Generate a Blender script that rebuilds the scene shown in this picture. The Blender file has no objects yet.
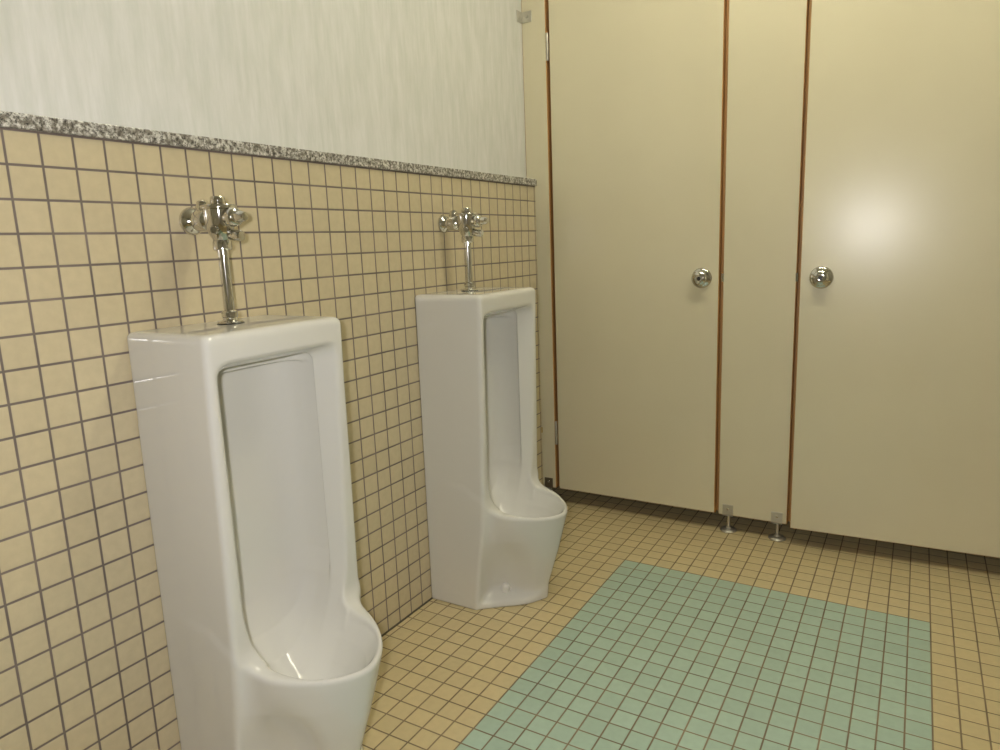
import bpy, bmesh, math
import numpy as np
from mathutils import Matrix, Vector
scene = bpy.context.scene
COL = scene.collection
PI = math.pi

# ------------------------------------------------------------------ materials
def new_mat(name, color=(.8, .8, .8), rough=.5, metal=0.0, spec=.5, coat=0.0):
    m = bpy.data.materials.new(name); m.use_nodes = True
    b = m.node_tree.nodes['Principled BSDF']
    b.inputs['Base Color'].default_value = (*color, 1)
    b.inputs['Roughness'].default_value = rough
    b.inputs['Metallic'].default_value = metal
    b.inputs['Specular IOR Level'].default_value = spec
    b.inputs['Coat Weight'].default_value = coat
    return m

class NT:
    def __init__(s, m):
        s.nt = m.node_tree; s.N = s.nt.nodes; s.L = s.nt.links; s.b = s.N['Principled BSDF']
        s.co = s.N.new('ShaderNodeTexCoord').outputs['Object']
        sp = s.N.new('ShaderNodeSeparateXYZ'); s.L.new(s.co, sp.inputs[0]); s.xyz = sp.outputs
    def put(s, v, sock):
        if hasattr(v, 'is_linked'): s.L.new(v, sock)
        else: sock.default_value = v
    def math(s, op, a, b=0.0, c=0.0):
        n = s.N.new('ShaderNodeMath'); n.operation = op
        for v, k in ((a, 0), (b, 1), (c, 2)): s.put(v, n.inputs[k])
        return n.outputs[0]
    def noise(s, scale, detail=2.0, rough=.5, mapping=None):
        n = s.N.new('ShaderNodeTexNoise'); n.inputs['Scale'].default_value = scale
        n.inputs['Detail'].default_value = detail; n.inputs['Roughness'].default_value = rough
        v = s.co
        if mapping:
            mp = s.N.new('ShaderNodeMapping'); mp.inputs['Scale'].default_value = mapping
            s.L.new(s.co, mp.inputs[0]); v = mp.outputs[0]
        s.L.new(v, n.inputs['Vector'])
        return n.outputs['Fac']
    def ramp(s, v, stops, interp='LINEAR'):
        n = s.N.new('ShaderNodeValToRGB'); n.color_ramp.interpolation = interp
        e = n.color_ramp.elements
        while len(e) < len(stops): e.new(.5)
        for k, (p, c) in enumerate(stops):
            e[k].position = p; e[k].color = (*c, 1) if len(c) == 3 else c
        s.L.new(v, n.inputs[0]); return n.outputs[0]
    def mix(s, f, a, b, kind='MIX'):
        n = s.N.new('ShaderNodeMix'); n.data_type = 'RGBA'; n.blend_type = kind
        s.put(f, n.inputs[0])
        s.put(a if hasattr(a, 'is_linked') else (*a, 1), n.inputs[6])
        s.put(b if hasattr(b, 'is_linked') else (*b, 1), n.inputs[7])
        return n.outputs[2]
    def bump(s, h, strength, dist):
        n = s.N.new('ShaderNodeBump'); n.inputs['Strength'].default_value = strength
        n.inputs['Distance'].default_value = dist; s.L.new(h, n.inputs['Height'])
        s.L.new(n.outputs[0], s.b.inputs['Normal'])

def tile_mat(name, ax, pitch, off, joint, tile, grout, rough, var=.06, green=None):
    """square ceramic tiles in object space; ax = the two axes of the tiled plane"""
    m = new_mat(name, tile, rough); t = NT(m)
    ds, ids = [], []
    for a, p, o in zip(ax, pitch, off):
        u = t.math('DIVIDE', t.math('SUBTRACT', t.xyz[a], o), p)
        ids.append(t.math('FLOOR', u))
        d = t.math('MULTIPLY', t.math('PINGPONG', u, .5), p)        # distance to the nearest joint, metres
        ds.append(d)
    d = t.math('MINIMUM', ds[0], ds[1])
    g = t.ramp(t.math('DIVIDE', d, joint), [(0.0, (0, 0, 0)), (.38, (0, 0, 0)), (.62, (1, 1, 1))])
    cb = t.N.new('ShaderNodeCombineXYZ'); t.L.new(ids[0], cb.inputs[0]); t.L.new(ids[1], cb.inputs[1])
    wn = t.N.new('ShaderNodeTexWhiteNoise'); wn.noise_dimensions = '2D'; t.L.new(cb.outputs[0], wn.inputs['Vector'])
    k = t.math('ADD', 1 - var / 2, t.math('MULTIPLY', wn.outputs['Value'], var))
    base = tile
    if green:
        (x0, x1, y0, y1, col) = green
        # tile ids that lie in the inset panel
        ix = t.math('ADD', ids[0], .5); iy = t.math('ADD', ids[1], .5)
        ins = t.math('MULTIPLY', t.math('MULTIPLY', t.math('GREATER_THAN', ix, x0), t.math('LESS_THAN', ix, x1)),
                     t.math('MULTIPLY', t.math('GREATER_THAN', iy, y0), t.math('LESS_THAN', iy, y1)))
        base = t.mix(ins, tile, col)
    vv = t.N.new('ShaderNodeCombineXYZ')
    for q in range(3): t.L.new(k, vv.inputs[q])
    tcol = t.mix(1.0, base, vv.outputs[0], 'MULTIPLY')
    mot = t.ramp(t.noise(60, 3), [(.3, (.95, .95, .95)), (.7, (1.03, 1.03, 1.03))])
    tcol = t.mix(1.0, tcol, mot, 'MULTIPLY')
    gr = t.ramp(t.noise(9, 3), [(.3, tuple(.75 * c for c in grout)), (.7, tuple(1.25 * c for c in grout))])
    col = t.mix(g, gr, tcol)
    t.L.new(col, t.b.inputs['Base Color'])
    t.L.new(t.math('ADD', .75, t.math('MULTIPLY', g, rough - .75)), t.b.inputs['Roughness'])
    edge = t.ramp(t.math('DIVIDE', d, joint), [(.3, (0, 0, 0)), (1.0, (1, 1, 1))])
    t.bump(edge, .5, .0012)
    return m

T = .05
WT = ((.565, .482, .312)); GR = (.105, .08, .062)
M = {}
M['wall_tile'] = tile_mat('wall tile', (1, 2), (T, T), (0.0, 1.1915), .0039, WT, (.165, .132, .112), .16)
GX, GY = .04876, .04952
M['floor_tile'] = tile_mat('floor tile', (0, 1), (GX, GY), (.4079, 1.4251), .0034, (.60, .495, .275), (.215, .16, .095), .34, .10,
                           green=(0, 17, -46, 0, (.40, .53, .43)))
def wallpaper():
    m = new_mat('wallpaper', (.76, .74, .66), .75); t = NT(m)
    a = t.noise(16, 4, .6, (1, 2.6, .5)); b = t.noise(40, 3, .6, (1, 2.6, .26))
    c1 = t.ramp(a, [(.36, (.71, .715, .67)), (.52, (.755, .75, .715)), (.7, (.80, .79, .765))])
    c2 = t.ramp(b, [(.35, (.965, .97, .95)), (.6, (1.01, 1.01, 1.0))])
    t.L.new(t.mix(1.0, c1, c2, 'MULTIPLY'), t.b.inputs['Base Color'])
    t.bump(b, .25, .002)
    return m
M['wallpaper'] = wallpaper()
def granite():
    m = new_mat('speckled granite', (.4, .4, .38), .3); t = NT(m)
    a = t.noise(230, 3, .7); b = t.noise(120, 2, .6)
    c1 = t.ramp(a, [(.36, (.07, .065, .055)), (.46, (.42, .40, .35)), (.58, (.78, .76, .69))])
    c2 = t.ramp(b, [(.42, (.34, .32, .29)), (.58, (.92, .92, .92))])
    t.L.new(t.mix(1.0, c1, c2, 'MULTIPLY'), t.b.inputs['Base Color'])
    return m
M['granite'] = granite()
M['porcelain'] = new_mat('white glazed porcelain', (.70, .685, .63), .035, spec=.6)
def laminate():
    m = new_mat('cream laminate', (.66, .575, .36), .27, spec=.5); t = NT(m)
    c = t.ramp(t.noise(3.0, 3), [(.3, (.63, .575, .405)), (.7, (.66, .605, .43))])
    t.L.new(c, t.b.inputs['Base Color'])
    t.bump(t.noise(420, 2), .05, .0006)
    return m
M['laminate'] = laminate()
M['laminate'].node_tree.nodes['Principled BSDF'].inputs['Roughness'].default_value = .265
M['edge_brown'] = new_mat('brown edge band', (.44, .23, .075), .5)
def chrome():
    m = new_mat('chrome', (.68, .67, .64), .09, 1.0); t = NT(m)
    t.L.new(t.math('ADD', .03, t.math('MULTIPLY', t.noise(55, 3), .08)), t.b.inputs['Roughness'])
    return m
M['chrome'] = chrome()
M['steel'] = new_mat('dull steel', (.52, .50, .44), .42, .85)
M['shaded_steel'] = new_mat('shaded steel', (.17, .14, .09), .5, .6)  # foot bracket steel by the wall, its shade put into the colour
M['brass'] = new_mat('tarnished brass', (.42, .28, .07), .45, .7)
M['black'] = new_mat('black keyway', (.012, .011, .01), .4)
M['white_plastic'] = new_mat('white plastic cap', (.84, .82, .76), .3)
M['paint'] = new_mat('white wall paint', (.56, .53, .46), .7)
M['ceiling'] = new_mat('ceiling board', (.78, .76, .70), .85)
M['white_metal'] = new_mat('white enamel', (.8, .8, .78), .4)
M['alu'] = new_mat('aluminium frame', (.55, .55, .53), .4, .8)

# ------------------------------------------------------------------ mesh helpers
def link_mesh(name, me, mats, parent=None, loc=None, smooth=False):
    o = bpy.data.objects.new(name, me); COL.objects.link(o)
    for m in (mats if isinstance(mats, (list, tuple)) else [mats]): me.materials.append(m)
    if parent: o.parent = parent
    if loc is not None: o.location = loc
    return o
def finish(name, bm, mats, parent=None, loc=None, smooth=True, angle=35):
    bmesh.ops.recalc_face_normals(bm, faces=bm.faces[:])
    if smooth:
        lim = math.radians(angle)
        for f in bm.faces: f.smooth = True
        for e in bm.edges:
            if len(e.link_faces) == 2 and e.calc_face_angle(0) > lim: e.smooth = False
    me = bpy.data.meshes.new(name); bm.to_mesh(me); bm.free()
    return link_mesh(name, me, mats, parent, loc)
def add_box(bm, lo, hi, bevel=0.0, seg=2):
    c = [(a + b) / 2 for a, b in zip(lo, hi)]; s = [b - a for a, b in zip(lo, hi)]
    r = bmesh.ops.create_cube(bm, size=1.0, matrix=Matrix.Translation(c) @ Matrix.Diagonal((*s, 1)))
    if bevel:
        es = {e for v in r['verts'] for e in v.link_edges}
        bmesh.ops.bevel(bm, geom=list(es), offset=bevel, segments=seg, profile=.5, affect='EDGES')
def add_lathe(bm, prof, mat=Matrix(), seg=40):
    """prof: list of (radius, height) along local z"""
    rings = []
    for r, z in prof:
        if r <= 1e-6: rings.append([bm.verts.new(mat @ Vector((0, 0, z)))])
        else: rings.append([bm.verts.new(mat @ Vector((r * math.cos(2 * PI * k / seg), r * math.sin(2 * PI * k / seg), z))) for k in range(seg)])
    for A, B in zip(rings, rings[1:]):
        for k in range(seg):
            k2 = (k + 1) % seg
            if len(A) == 1 and len(B) == 1: continue
            if len(A) == 1: bm.faces.new((A[0], B[k], B[k2]))
            elif len(B) == 1: bm.faces.new((A[k], A[k2], B[0]))
            else: bm.faces.new((A[k], A[k2], B[k2], B[k]))
def frame(p, axis):
    """matrix placing local z along axis at p"""
    z = Vector(axis).normalized(); q = Vector((0, 0, 1)).rotation_difference(z)
    return Matrix.Translation(p) @ q.to_matrix().to_4x4()
def lathe_obj(name, prof, p, axis, mat, parent, seg=40):
    bm = bmesh.new(); add_lathe(bm, prof, frame(p, axis), seg)
    return finish(name, bm, mat, parent)
def empty(name, loc, label, cat, group=None):
    o = bpy.data.objects.new(name, None); COL.objects.link(o); o.location = loc
    o.empty_display_size = .05
    o['label'] = label; o['category'] = cat
    if group: o['group'] = group
    return o
def struct(name, bm, mats, smooth=False):
    o = finish(name, bm, mats, smooth=smooth); o['kind'] = 'structure'; return o
def copy_tree(o, parent=None):
    c = o.copy(); COL.objects.link(c); c.parent = parent
    for ch in o.children: copy_tree(ch, c)
    return c
def box_struct(name, lo, hi, mat, bevel=0):
    bm = bmesh.new(); add_box(bm, lo, hi, bevel); return struct(name, bm, mat)

# ------------------------------------------------------------------ the room
WX = -.10            # papered wall plane
XR, YB, YF, H = 2.45, -1.75, 2.95, 2.42
D = 1.78             # front of the cubicle fronts
LIN_END = 1.6565     # free end of the tiled lining
fl = box_struct('floor', (WX - .1, YB - .1, -.08), (XR + .1, YF + .1, 0), M['floor_tile'])
box_struct('ceiling', (WX - .1, YB - .1, H), (XR + .1, YF + .1, H + .08), M['ceiling'])
box_struct('wall_left', (WX - .1, YB - .1, 0), (WX, YF + .1, H), M['wallpaper'])
box_struct('wall_right', (XR, YB - .1, 0), (XR + .1, YF + .1, H), M['paint'])
box_struct('wall_far', (WX, YF, 0), (XR, YF + .1, H), M['paint'])
box_struct('wall_lower_left', (WX, YB, 0), (0, LIN_END, 1.1930), M['wall_tile'])
bm = bmesh.new(); add_box(bm, (WX, YB, 1.1930), (.0065, LIN_END + .0035, 1.2155), .0018, 2)
struct('trim_1', bm, M['granite'])
# dark grout bead in the corner between the wall and the floor
bm = bmesh.new(); add_box(bm, (0, YB, 0), (.0035, LIN_END, .0035))
struct('trim_2', bm, new_mat('corner grout', (.10, .085, .06), .8))

box_struct('wall_near', (WX, YB - .1, 0), (XR, YB, H), M['paint'])

# ------------------------------------------------------------------ ceiling lamps
def ceiling_lamp(y, x, power, label):
    e = empty('ceiling_light', (x, y, H), label, 'ceiling light', 'twin-tube lamps on the ceiling')
    bm = bmesh.new()
    add_box(bm, (-.62, -.075, -.05), (.62, .075, 0), .008)
    finish('housing', bm, M['white_metal'], e)
    for s in (-1, 1):
        bm = bmesh.new(); add_lathe(bm, [(0, -.59), (.014, -.588), (.014, .588), (0, .59)], frame((0, s * .045, -.07), (1, 0, 0)), 20)
        finish('tube', bm, TUBE, e)
    for s in (-1, 1):
        bm = bmesh.new(); add_box(bm, (s * .605 - .01, -.065, -.088), (s * .605 + .01, .065, -.05), .004)
        finish('tube_holder', bm, M['white_metal'], e)
    return e
TUBE = bpy.data.materials.new('fluorescent tube'); TUBE.use_nodes = True
nt = TUBE.node_tree; em = nt.nodes.new('ShaderNodeEmission')
em.inputs['Color'].default_value = (1.0, .96, .74, 1); em.inputs['Strength'].default_value = 50.0
nt.links.new(em.outputs[0], nt.nodes['Material Output'].inputs['Surface'])
ceiling_lamp(.95, 1.0, 0, 'twin-tube fluorescent lamp on the ceiling in front of the cubicle doors')

# ------------------------------------------------------------------ urinal (implicit surface, meshed as one ceramic casting)
def smin(a, b, k):
    h = np.clip(.5 + .5 * (b - a) / k, 0, 1); return b * (1 - h) + a * h - k * h * (1 - h)
def smax(a, b, k): return -smin(-a, -b, k)
def urinal_sdf(x, y, z):
    ay = np.abs(y)
    xf = np.interp(z, [0, .12, .24, .33, .57, .74, .875], [.157, .171, .186, .192, .199, .203, .208])
    shaft = smax(smax(x - xf, ay - (.1525 + np.where(y > 0, .0025 + .014 * (1 - z / .876), .003 * (1 - z / .876))), .012), z - .876, .016)
    # bowl: squarish oval, narrowing towards the floor, top sloping down to the front
    tip = np.interp(z, [0, .05, .15, .275], [.292, .302, .332, .3625]) - .15
    b = np.interp(z, [0, .05, .12, .20, .28], [.086, .090, .114, .140, .152])
    n = np.interp(z, [0, .10, .25], [1.45, 1.55, 1.75])
    r = (np.abs((x - .15) / tip) ** n + (ay / b) ** n + 1e-9) ** (1 / n)
    plan = (r - 1) * np.minimum(tip, b) * .95
    plan = smax(plan, ay - np.where(y > 0, .153, .137), .02)
    zl = .2715 + .10 * (.355 - x) + 1.2 * np.clip(.235 - x, 0, .1) ** 1.5
    bowl = smax(plan, (z - zl) * .97, .013)
    body = smin(shaft, bowl, .034)
    # pockets over the fixing bolts
    pk = np.sqrt((x - .238) ** 2 + (ay - .114) ** 2 + ((z - .045) * .42) ** 2) - .047
    body = smax(body, -pk, .045)
    # foot plate with a chamfered top
    pl = .625 * (x - .158) + .78 * (ay - .148)
    foot = smax(smax(pl, x - .294, .05), (z - .014) * .86 + .5 * np.maximum(pl, -.09), .008)
    foot = smax(foot, ay - .1480, .010)
    body = smin(body, foot, .012)
    # hollow: a half-oval niche with a dished frame round its mouth
    dx = np.maximum(0, x - .163)
    und = np.clip((.164 - x) / .008, 0, 1) * np.clip((z - .30) / .10, 0, 1)
    hw = .109 + .62 * dx + .013 * und
    xb = np.where(z > .7905, .100, .060)
    dep = np.maximum(.163 - x, 0) / (.163 - xb)
    rn = (dep ** 3.2 + (ay / hw) ** 3.2 + 1e-9) ** (1 / 3.2)
    pr = (rn - 1) * .105
    pr = smax(pr, z - (.8120 + .36 * dx + .007 * und), .026)
    pr = smax(pr, x - .235, .02)
    pr = smax(pr,   .19 + .125 * np.clip((x - .150) / .042, 0, 1) + .5 * np.maximum(0, x - .192) - z, .030)
    # basin: sloping inner walls meeting a chute that sweeps down and forward from the back
    ti = np.interp(z, [.13, .20, .237, .268, .30], [.270, .302, .325, .349, .354]) - .15
    bi = np.interp(z, [.13, .20, .237, .268, .30], [.070, .088, .108, .135, .139])
    bi = np.where(x < .21, np.minimum(bi, .118), bi)
    rb = (np.abs((x - .15) / ti) ** 1.8 + (ay / bi) ** 1.8 + 1e-9) ** (1 / 1.8)
    basin = smax((rb - 1) * bi * .9, z - .34, .03)
    basin = smax(basin, (rn - 1) * .105, .012)
    hollow = smin(pr, basin, .018)
    zf = np.interp(x, [.050, .053, .058, .068, .088, .12, .16, .20, .24, .30, .36], [.52, .45, .38, .32, .262, .215, .180, .160, .149, .142, .142]) + 11.5 * ay ** 2 * np.clip((x - .06) / .10, 0, 1)
    hollow = smax(hollow, (zf - z) * .5, .028)
    body = smax(body, -hollow, .0060)
    # drain
    dr = np.maximum(np.sqrt((x - .245) ** 2 + y ** 2) - .021, np.abs(z - .145) - .02)
    body = np.maximum(body, -dr)
    return np.maximum(np.maximum(body, -x), -z)

def surface_nets(fn, lo, hi, h):
    ax = [np.arange(a - 2.5 * h, b + 3.5 * h, h) for a, b in zip(lo, hi)]
    X, Y, Z = np.meshgrid(*ax, indexing='ij')
    V = fn(X, Y, Z); n = V.shape
    S = V < 0
    c = np.array([len(a) - 1 for a in ax])
    acc = np.zeros((*c, 3)); cnt = np.zeros(c)
    offs = [(0, 0, 0), (1, 0, 0), (0, 1, 0), (1, 1, 0), (0, 0, 1), (1, 0, 1), (0, 1, 1), (1, 1, 1)]
    sl = lambda o: tuple(slice(o[k], o[k] + c[k]) for k in range(3))
    for i, a in enumerate(offs):
        for b in offs[i + 1:]:
            if sum(abs(p - q) for p, q in zip(a, b)) != 1: continue
            if any(p > q for p, q in zip(a, b)): continue
            va, vb = V[sl(a)], V[sl(b)]
            m = S[sl(a)] != S[sl(b)]
            t = np.where(m, va / np.where(m, va - vb, 1), 0)
            for k in range(3):
                acc[..., k] += np.where(m, a[k] + t * (b[k] - a[k]), 0)
            cnt += m
    act = cnt > 0
    idx = -np.ones(c, int); idx[act] = np.arange(act.sum())
    ijk = np.argwhere(act)
    P = (ijk + acc[act] / cnt[act][:, None]) * h + np.array([a[0] for a in ax])
    F = []
    for d in range(3):
        u, v = (d + 1) % 3, (d + 2) % 3
        s0 = [slice(None)] * 3; s1 = [slice(None)] * 3
        s0[d] = slice(0, n[d] - 1); s1[d] = slice(1, n[d])
        A, B = S[tuple(s0)], S[tuple(s1)]
        e = np.argwhere(A != B)
        ok = (e[:, u] > 0) & (e[:, v] > 0) & (e[:, u] < n[u] - 1) & (e[:, v] < n[v] - 1)
        e = e[ok]; fl_ = A[tuple(e.T)]
        def at(du, dv):
            q = e.copy(); q[:, u] -= du; q[:, v] -= dv; return idx[tuple(q.T)]
        quad = np.stack([at(1, 1), at(0, 1), at(0, 0), at(1, 0)], 1)
        quad[~fl_] = quad[~fl_][:, ::-1]
        F.append(quad)
    F = np.concatenate(F)
    for _ in range(3):                                               # settle vertices on the true surface
        f0 = fn(*P.T); g = np.stack([(fn(*(P + e_).T) - fn(*(P - e_).T)) / 1e-3 for e_ in np.eye(3) * 5e-4], 1)
        l2 = (g ** 2).sum(1)
        st = (f0 / np.maximum(l2, .15))[:, None] * g
        ln = np.linalg.norm(st, axis=1, keepdims=True)
        P = P - st * np.minimum(1, h * .4 / np.maximum(ln, 1e-9)) * .8
    # light relaxation
    for _ in range(2):
        sm = np.zeros_like(P); ct = np.zeros(len(P))
        for k in range(4):
            a, b = F[:, k], F[:, (k + 1) % 4]
            np.add.at(sm, a, P[b]); np.add.at(ct, a, 1); np.add.at(sm, b, P[a]); np.add.at(ct, b, 1)
        P = P + .4 * (sm / np.maximum(ct, 1)[:, None] - P)
    return P, F

P_, F_ = surface_nets(urinal_sdf, (0, -.158, 0), (.364, .168, .877), .0033)
P_[:, 2] = np.maximum(P_[:, 2], 0.0); P_[:, 0] = np.maximum(P_[:, 0], .0005)
ume = bpy.data.meshes.new('urinal_body')
ume.from_pydata(P_.tolist(), [], F_.tolist()); ume.update()
for p in ume.polygons: p.use_smooth = True

def make_urinal(y, label):
    e = empty('urinal', (0, y, 0), label, 'urinal', 'floor-standing urinals along the tiled wall')
    link_mesh('body', ume, M['porcelain'], e)
    for s in (-1, 1):
        c = lathe_obj('bolt_cap', [(0.0135, -.02), (.0135, .002), (.0118, .006), (.0108, .014), (.008, .019), (.0035, .0218), (0, .0222)],
                      (.199, s * .068, .0365), (.33, s * .40, .86), M['white_plastic'], e, 24)
        c['label'] = 'white domed bolt cap'
    lathe_obj('drain_strainer', [(0, .004), (.018, .003), (.0205, .0), (.0205, -.006), (0, -.006)], (.245, 0, .136), (0, 0, 1), M['chrome'], e, 32)
    return e
u1 = make_urinal(.295, 'white floor-standing urinal nearest the camera, cut by the bottom of the picture')
u2 = copy_tree(u1); u2.location = (0, 1.0995, 0)
u2['label'] = 'white floor-standing urinal farther away, beside the cubicle panel, whole foot in view'

# ------------------------------------------------------------------ flush valve
def make_valve(y, label, zc=1.062):
    e = empty('flush_valve', (0, y, zc), label, 'flush valve', 'chrome flush valves above the urinals')
    C = M['chrome']; px = .080; top = .875 - zc
    lathe_obj('wall_flange', [(0, 0.0005), (.0250, .0005), (.0255, .003), (.0245, .007), (.021, .0115), (.016, .015), (.0135, .017), (.0135, .030), (0, .030)],
              (0, 0, 0), (1, 0, 0), C, e)
    # stop valve: short barrel between the wall and the body, with its upright spindle cap
    bm = bmesh.new()
    add_lathe(bm, [(0, .012), (.0125, .012), (.0125, .020), (.0185, .023), (.0205, .029), (.0205, .046), (.0180, .052), (.0150, .056), (.0150, .075), (0, .075)], frame((0, 0, 0), (1, 0, 0)))
    finish('stop_valve', bm, C, e)
    lathe_obj('stop_spindle', [(0, .012), (.0125, .012), (.0125, .024), (.0105, .027), (.0095, .033), (.006, .0355), (0, .036)], (.037, 0, 0), (0, 0, 1), C, e, 24)
    # main body
    lathe_obj('valve_body', [(0, -.038), (.0140, -.038), (.0160, -.034), (.0205, -.026), (.0250, -.012), (.0272, .004), (.0275, .0165),
                             (.0305, .0175), (.0310, .0190), (.0310, .0230), (.0300, .0245), (.0225, .0262), (.0150, .0275), (0, .0275)], (px, 0, 0), (0, 0, 1), C, e)
    bm = bmesh.new(); add_lathe(bm, [(0, .027), (.0115, .027), (.0128, .029), (.0128, .0365), (.0112, .0392), (0, .0398)], frame((px, 0, 0), (0, 0, 1)), 40)
    finish('cap_nut', bm, C, e)
    # push-button housing facing the room
    lathe_obj('button_housing', [(0, .018), (.0140, .018), (.0140, .030), (.0165, .033), (.0165, .042), (.0140, .046), (.0100, .048), (0, .048)],
              (px, 0, .002), (1, .0, .0), C, e)
    lathe_obj('push_button', [(0, .044), (.0100, .044), (.0100, .060), (.0070, .067), (0, .068)], (px, 0, .002), (1, 0, 0), C, e, 28)
    lathe_obj('adjusting_screw', [(0, .012), (.0085, .012), (.0100, .020), (.0100, .037), (.0085, .040), (0, .041)], (px + .004, .004, -.026), (.97, .12, -.12), C, e, 24)
    lathe_obj('side_plug', [(0, .015), (.0075, .015), (.0075, .027), (.0060, .0295), (0, .030)], (px, 0, -.016), (.45, -.85, -.1), C, e, 24)
    # union nut and down pipe
    lathe_obj('union_nut', [(0, -.054), (.0150, -.054), (.0165, -.052), (.0165, -.040), (.0150, -.037), (0, -.037)], (px, 0, 0), (0, 0, 1), C, e, 40)
    lathe_obj('flush_pipe', [(.0095, -.050), (.0095, top + .012)], (px, 0, 0), (0, 0, 1), C, e)
    lathe_obj('spud_collar', [(0, .0005), (.0215, .0005), (.0225, .003), (.0200, .0055), (.0140, .007), (.0130, .009), (.0130, .012), (.0145, .014), (.0145, .022), (.0125, .024), (.0098, .0255), (0, .0255)],
              (px, 0, top), (0, 0, 1), C, e)
    k = lathe_obj('rubber_gasket', [(0, .0002), (.0235, .0002), (.0240, .0012), (.0235, .0022), (0, .0022)], (px, 0, top), (0, 0, 1), M['black'], e)
    return e
v1 = make_valve(.295, 'chrome flush valve on the wall above the nearer urinal')
v2 = copy_tree(v1); v2.location = (0, 1.096, 1.066)
v2['label'] = 'chrome flush valve on the wall above the farther urinal, nearest the cubicles'
v2.location.z = 1.062

# ------------------------------------------------------------------ cubicle fronts
TH = .035; PZ = 2.05
def panel_mesh(w, h, name, parent):
    """board standing at local origin: x 0..w, y 0..TH, z 0..h; laminate faces, brown banded edges"""
    bm = bmesh.new(); add_box(bm, (0, 0, 0), (w, TH, h), .0022, 1)
    bmesh.ops.recalc_face_normals(bm, faces=bm.faces[:])
    for f_ in bm.faces:
        f_.material_index = 0 if abs(f_.normal.y) > .99 else 1
    me = bpy.data.meshes.new(name); bm.to_mesh(me); bm.free()
    return link_mesh(name, me, [M['laminate'], M['edge_brown']], parent)
def add_foot(e, x, dark=False):
    """adjustable foot under a fixed panel, at local x"""
    st = M['shaded_steel'] if dark else M['steel']
    zb = 0
    bm = bmesh.new()
    add_box(bm, (x - .0175, -.0022, zb + .002), (x + .0175, -.0002, zb + .038), .0006, 1)
    add_box(bm, (x - .0175, TH + .0002, zb + .002), (x + .0175, TH + .0022, zb + .038), .0006, 1)
    add_box(bm, (x - .0175, -.0022, zb - .0022), (x + .0175, TH + .0022, zb - .0002), .0006, 1)
    f_ = finish('foot_bracket', bm, st, e)
    lathe_obj('screw', [(0, .0015), (.002, .0013), (.0038, .0005), (.0042, 0), (0, 0)], (x, -.0022, .022), (0, -1, 0), M['chrome'], f_, 16)
    lathe_obj('foot_leg', [(0, -PB + .002), (.0055, -PB + .002), (.0055, -.0022), (0, -.0022)], (x, TH / 2, 0), (0, 0, 1), M['steel'], e, 20)
    lathe_obj('foot_disc', [(0, -PB + .0005), (.0275, -PB + .0005), (.028, -PB + .003), (.024, -PB + .007), (.010, -PB + .010), (.009, -PB + .016), (0, -PB + .016)], (x, TH / 2, 0), (0, 0, 1), M['steel'], e, 36)
PB = .061
def wall_bracket(e, z, mat, face=True, h=.036):
    """angle bracket joining the side panel to the papered wall, local to the panel's left bottom corner"""
    bm = bmesh.new()
    add_box(bm, (.0005, -.0025, z), (.040, -.0003, z + h), .0006, 1)
    add_box(bm, (.0003, -.036, z), (.0025, -.0003, z + h), .0006, 1)
    b = finish('wall_bracket', bm, mat, e)
    lathe_obj('screw', [(0, .002), (.003, .0017), (.0048, .0006), (.005, 0), (0, 0)], (.024, -.0025, z + h / 2), (0, -1, 0), mat, b, 16)
    lathe_obj('screw', [(0, .002), (.003, .0017), (.0048, .0006), (.005, 0), (0, 0)], (.0025, -.02, z + h / 2), (1, 0, 0), mat, b, 16)

# side panel between the papered wall and the first door
p1 = empty('partition_panel', (WX + .0005, D, PB), 'narrow cream fixed panel between the papered wall and the first door', 'partition panel', 'fixed panels of the cubicle front')
panel_mesh(.0935, PZ - PB, 'board', p1)
wall_bracket(p1, 1.759 - PB, M['steel'])
wall_bracket(p1, .278 - PB, M['brass'], h=.022)
add_foot(p1, .0615, dark=True)
# pilaster between the doors
p2 = empty('partition_panel', (.6115, D, PB), 'cream fixed panel between the two cubicle doors, on two steel feet', 'partition panel', 'fixed panels of the cubicle front')
panel_mesh(.222, PZ - PB, 'board', p2)
for x in (.644 - .6115, .802 - .6115): add_foot(p2, x)
# brown stop strips closing the gaps behind the door edges
for x0_, x1_ in ((-.0115, -.0002), (.2222, .2335)):
    bm = bmesh.new(); add_box(bm, (x0_, .021, .004), (x1_, .0345, PZ - PB), .001, 1)
    finish('door_stop', bm, M['edge_brown'], p2, smooth=False)
# latch keepers on the pilaster edges
for x, s in ((-.001, -1), (.223, 1)):
    bm = bmesh.new(); add_box(bm, (x - .004, -.003, .867 - PB - .013), (x + .004, .012, .867 - PB + .013), .001, 1)
    finish('latch_keeper', bm, M['chrome'], p2)
# panel beyond the second door
p3 = empty('partition_panel', (1.4532, D, PB), 'cream fixed panel beyond the second door', 'partition panel', 'fixed panels of the cubicle front')
panel_mesh(XR - 1.4532 - .002, PZ - PB, 'board', p3)
add_foot(p3, .04)

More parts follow.
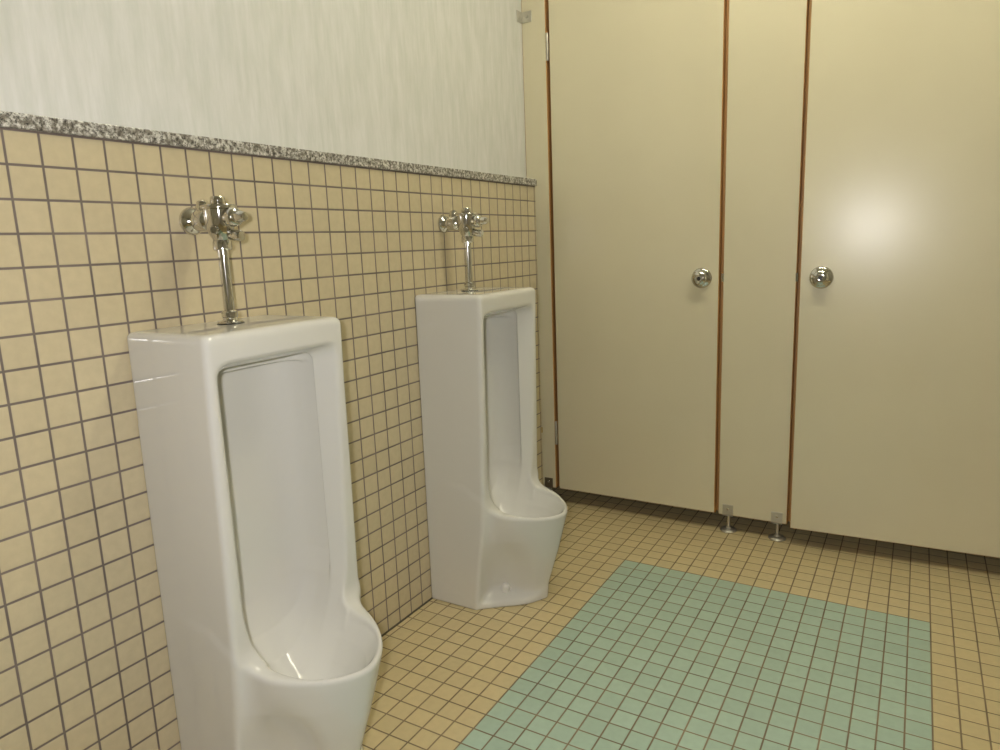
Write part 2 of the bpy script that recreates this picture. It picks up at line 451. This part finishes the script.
def make_door(x0, w, zb, knob_x, hinge_side, label, ajar=0.0):
    e = empty('cubicle_door', (x0, D, zb), label, 'cubicle door', 'cubicle doors')
    panel_mesh(w, PZ - zb, 'door_leaf', e)
    kx, kz = knob_x - x0, .867 - zb
    k = lathe_obj('knob', [(0, .0), (.0330, .0), (.0335, .003), (.0315, .007), (.027, .0095), (.0215, .0105), (.0185, .013), (.0185, .017), (.0215, .0225), (.0228, .029), (.0215, .034), (.017, .0375), (.010, .0385), (.0055, .0380), (.0052, .034), (0, .034)],
                  (kx, -.0002, kz), (0, -1, 0), M['chrome'], e, 48)
    bm = bmesh.new(); add_lathe(bm, [(0, .036), (.0060, .036), (.0060, .0389), (0, .0389)], frame((kx, 0, kz), (0, -1, 0)), 24)
    s = finish('keyway', bm, M['black'], k)
    for z in (1.622, .238):
        hx = -.0068 if hinge_side < 0 else w + .0068
        bm = bmesh.new()
        add_lathe(bm, [(0, 0), (.0048, 0), (.0052, .001), (.0052, .029), (.0044, .0295), (.0044, .0305), (.0052, .031), (.0052, .059), (.0044, .0595), (.0044, .0605), (.0052, .061), (.0052, .089), (.0048, .09), (0, .09)],
                  frame((hx, .000, z - zb), (0, 0, 1)), 20)
        finish('hinge', bm, M['steel'], e)
    if ajar:                                                        # swung about the hinge line at its right edge
        piv = Matrix.Translation((x0 + w + .0068, D, 0)) @ Matrix.Rotation(ajar, 4, 'Z') @ Matrix.Translation((-x0 - w - .0068, -D, 0))
        e.matrix_world = piv @ Matrix.Translation((x0, D, zb))
    return e
make_door(.0055, .594, .061, .5435, -1, 'cream cubicle door at the left, hinged next to the urinals, knob at its right edge')
make_door(.8455, .596, .0615, .905, 1, 'cream cubicle door at the right, slightly ajar with a bright glare spot, knob at its left edge', math.radians(2.6))
# cubicle divider behind the pilaster
e = empty('partition_divider', (.705, D + TH + .002, .061), 'cream divider between the two cubicles, behind the front panel', 'partition panel')
pnl = panel_mesh(YF - D - TH - .006, PZ - .061, 'board', e)
pnl.rotation_euler = (0, 0, PI / 2); pnl.location = (TH, 0, 0)

# ------------------------------------------------------------------ camera
f_px, yaw, pitch, roll = 700.2034, -.5407, -.1838, -.0379
fw = Vector((math.sin(yaw) * math.cos(pitch), math.cos(yaw) * math.cos(pitch), math.sin(pitch)))
r = fw.cross(Vector((0, 0, 1))).normalized(); u = r.cross(fw)
c, s = math.cos(roll), math.sin(roll)
r2 = c * r + s * u; u2 = -s * r + c * u
cam = bpy.data.cameras.new('camera'); co = bpy.data.objects.new('camera', cam); COL.objects.link(co)
cam.sensor_width = 36; cam.lens = f_px * 36 / 1000; cam.clip_start = .02
mw = Matrix((( r2.x, u2.x, -fw.x, 1.1564), (r2.y, u2.y, -fw.y, -.5502), (r2.z, u2.z, -fw.z, .9989), (0, 0, 0, 1)))
co.matrix_world = mw
scene.camera = co
# the photographer's flash, a small lamp beside the lens
fd = bpy.data.lights.new('camera_flash', 'SPOT'); fd.energy = 41; fd.color = (1.0, .975, .985)
fd.shadow_soft_size = .018; fd.spot_size = math.radians(125); fd.spot_blend = .7
fo = bpy.data.objects.new('camera_flash', fd); COL.objects.link(fo)
fo.matrix_world = Matrix.Translation((1.1564 - .045, -.5502 - .03, .9989 + .035)) @ mw.to_3x3().to_4x4()

# ------------------------------------------------------------------ world and view
w = bpy.data.worlds.new('world'); scene.world = w; w.use_nodes = True
w.node_tree.nodes['Background'].inputs[0].default_value = (.6, .65, .7, 1)
w.node_tree.nodes['Background'].inputs[1].default_value = .3
vs = scene.view_settings
vs.view_transform = 'Standard'; vs.look = 'None'; vs.gamma = 1; vs.use_curve_mapping = False
vs.exposure = 0.0
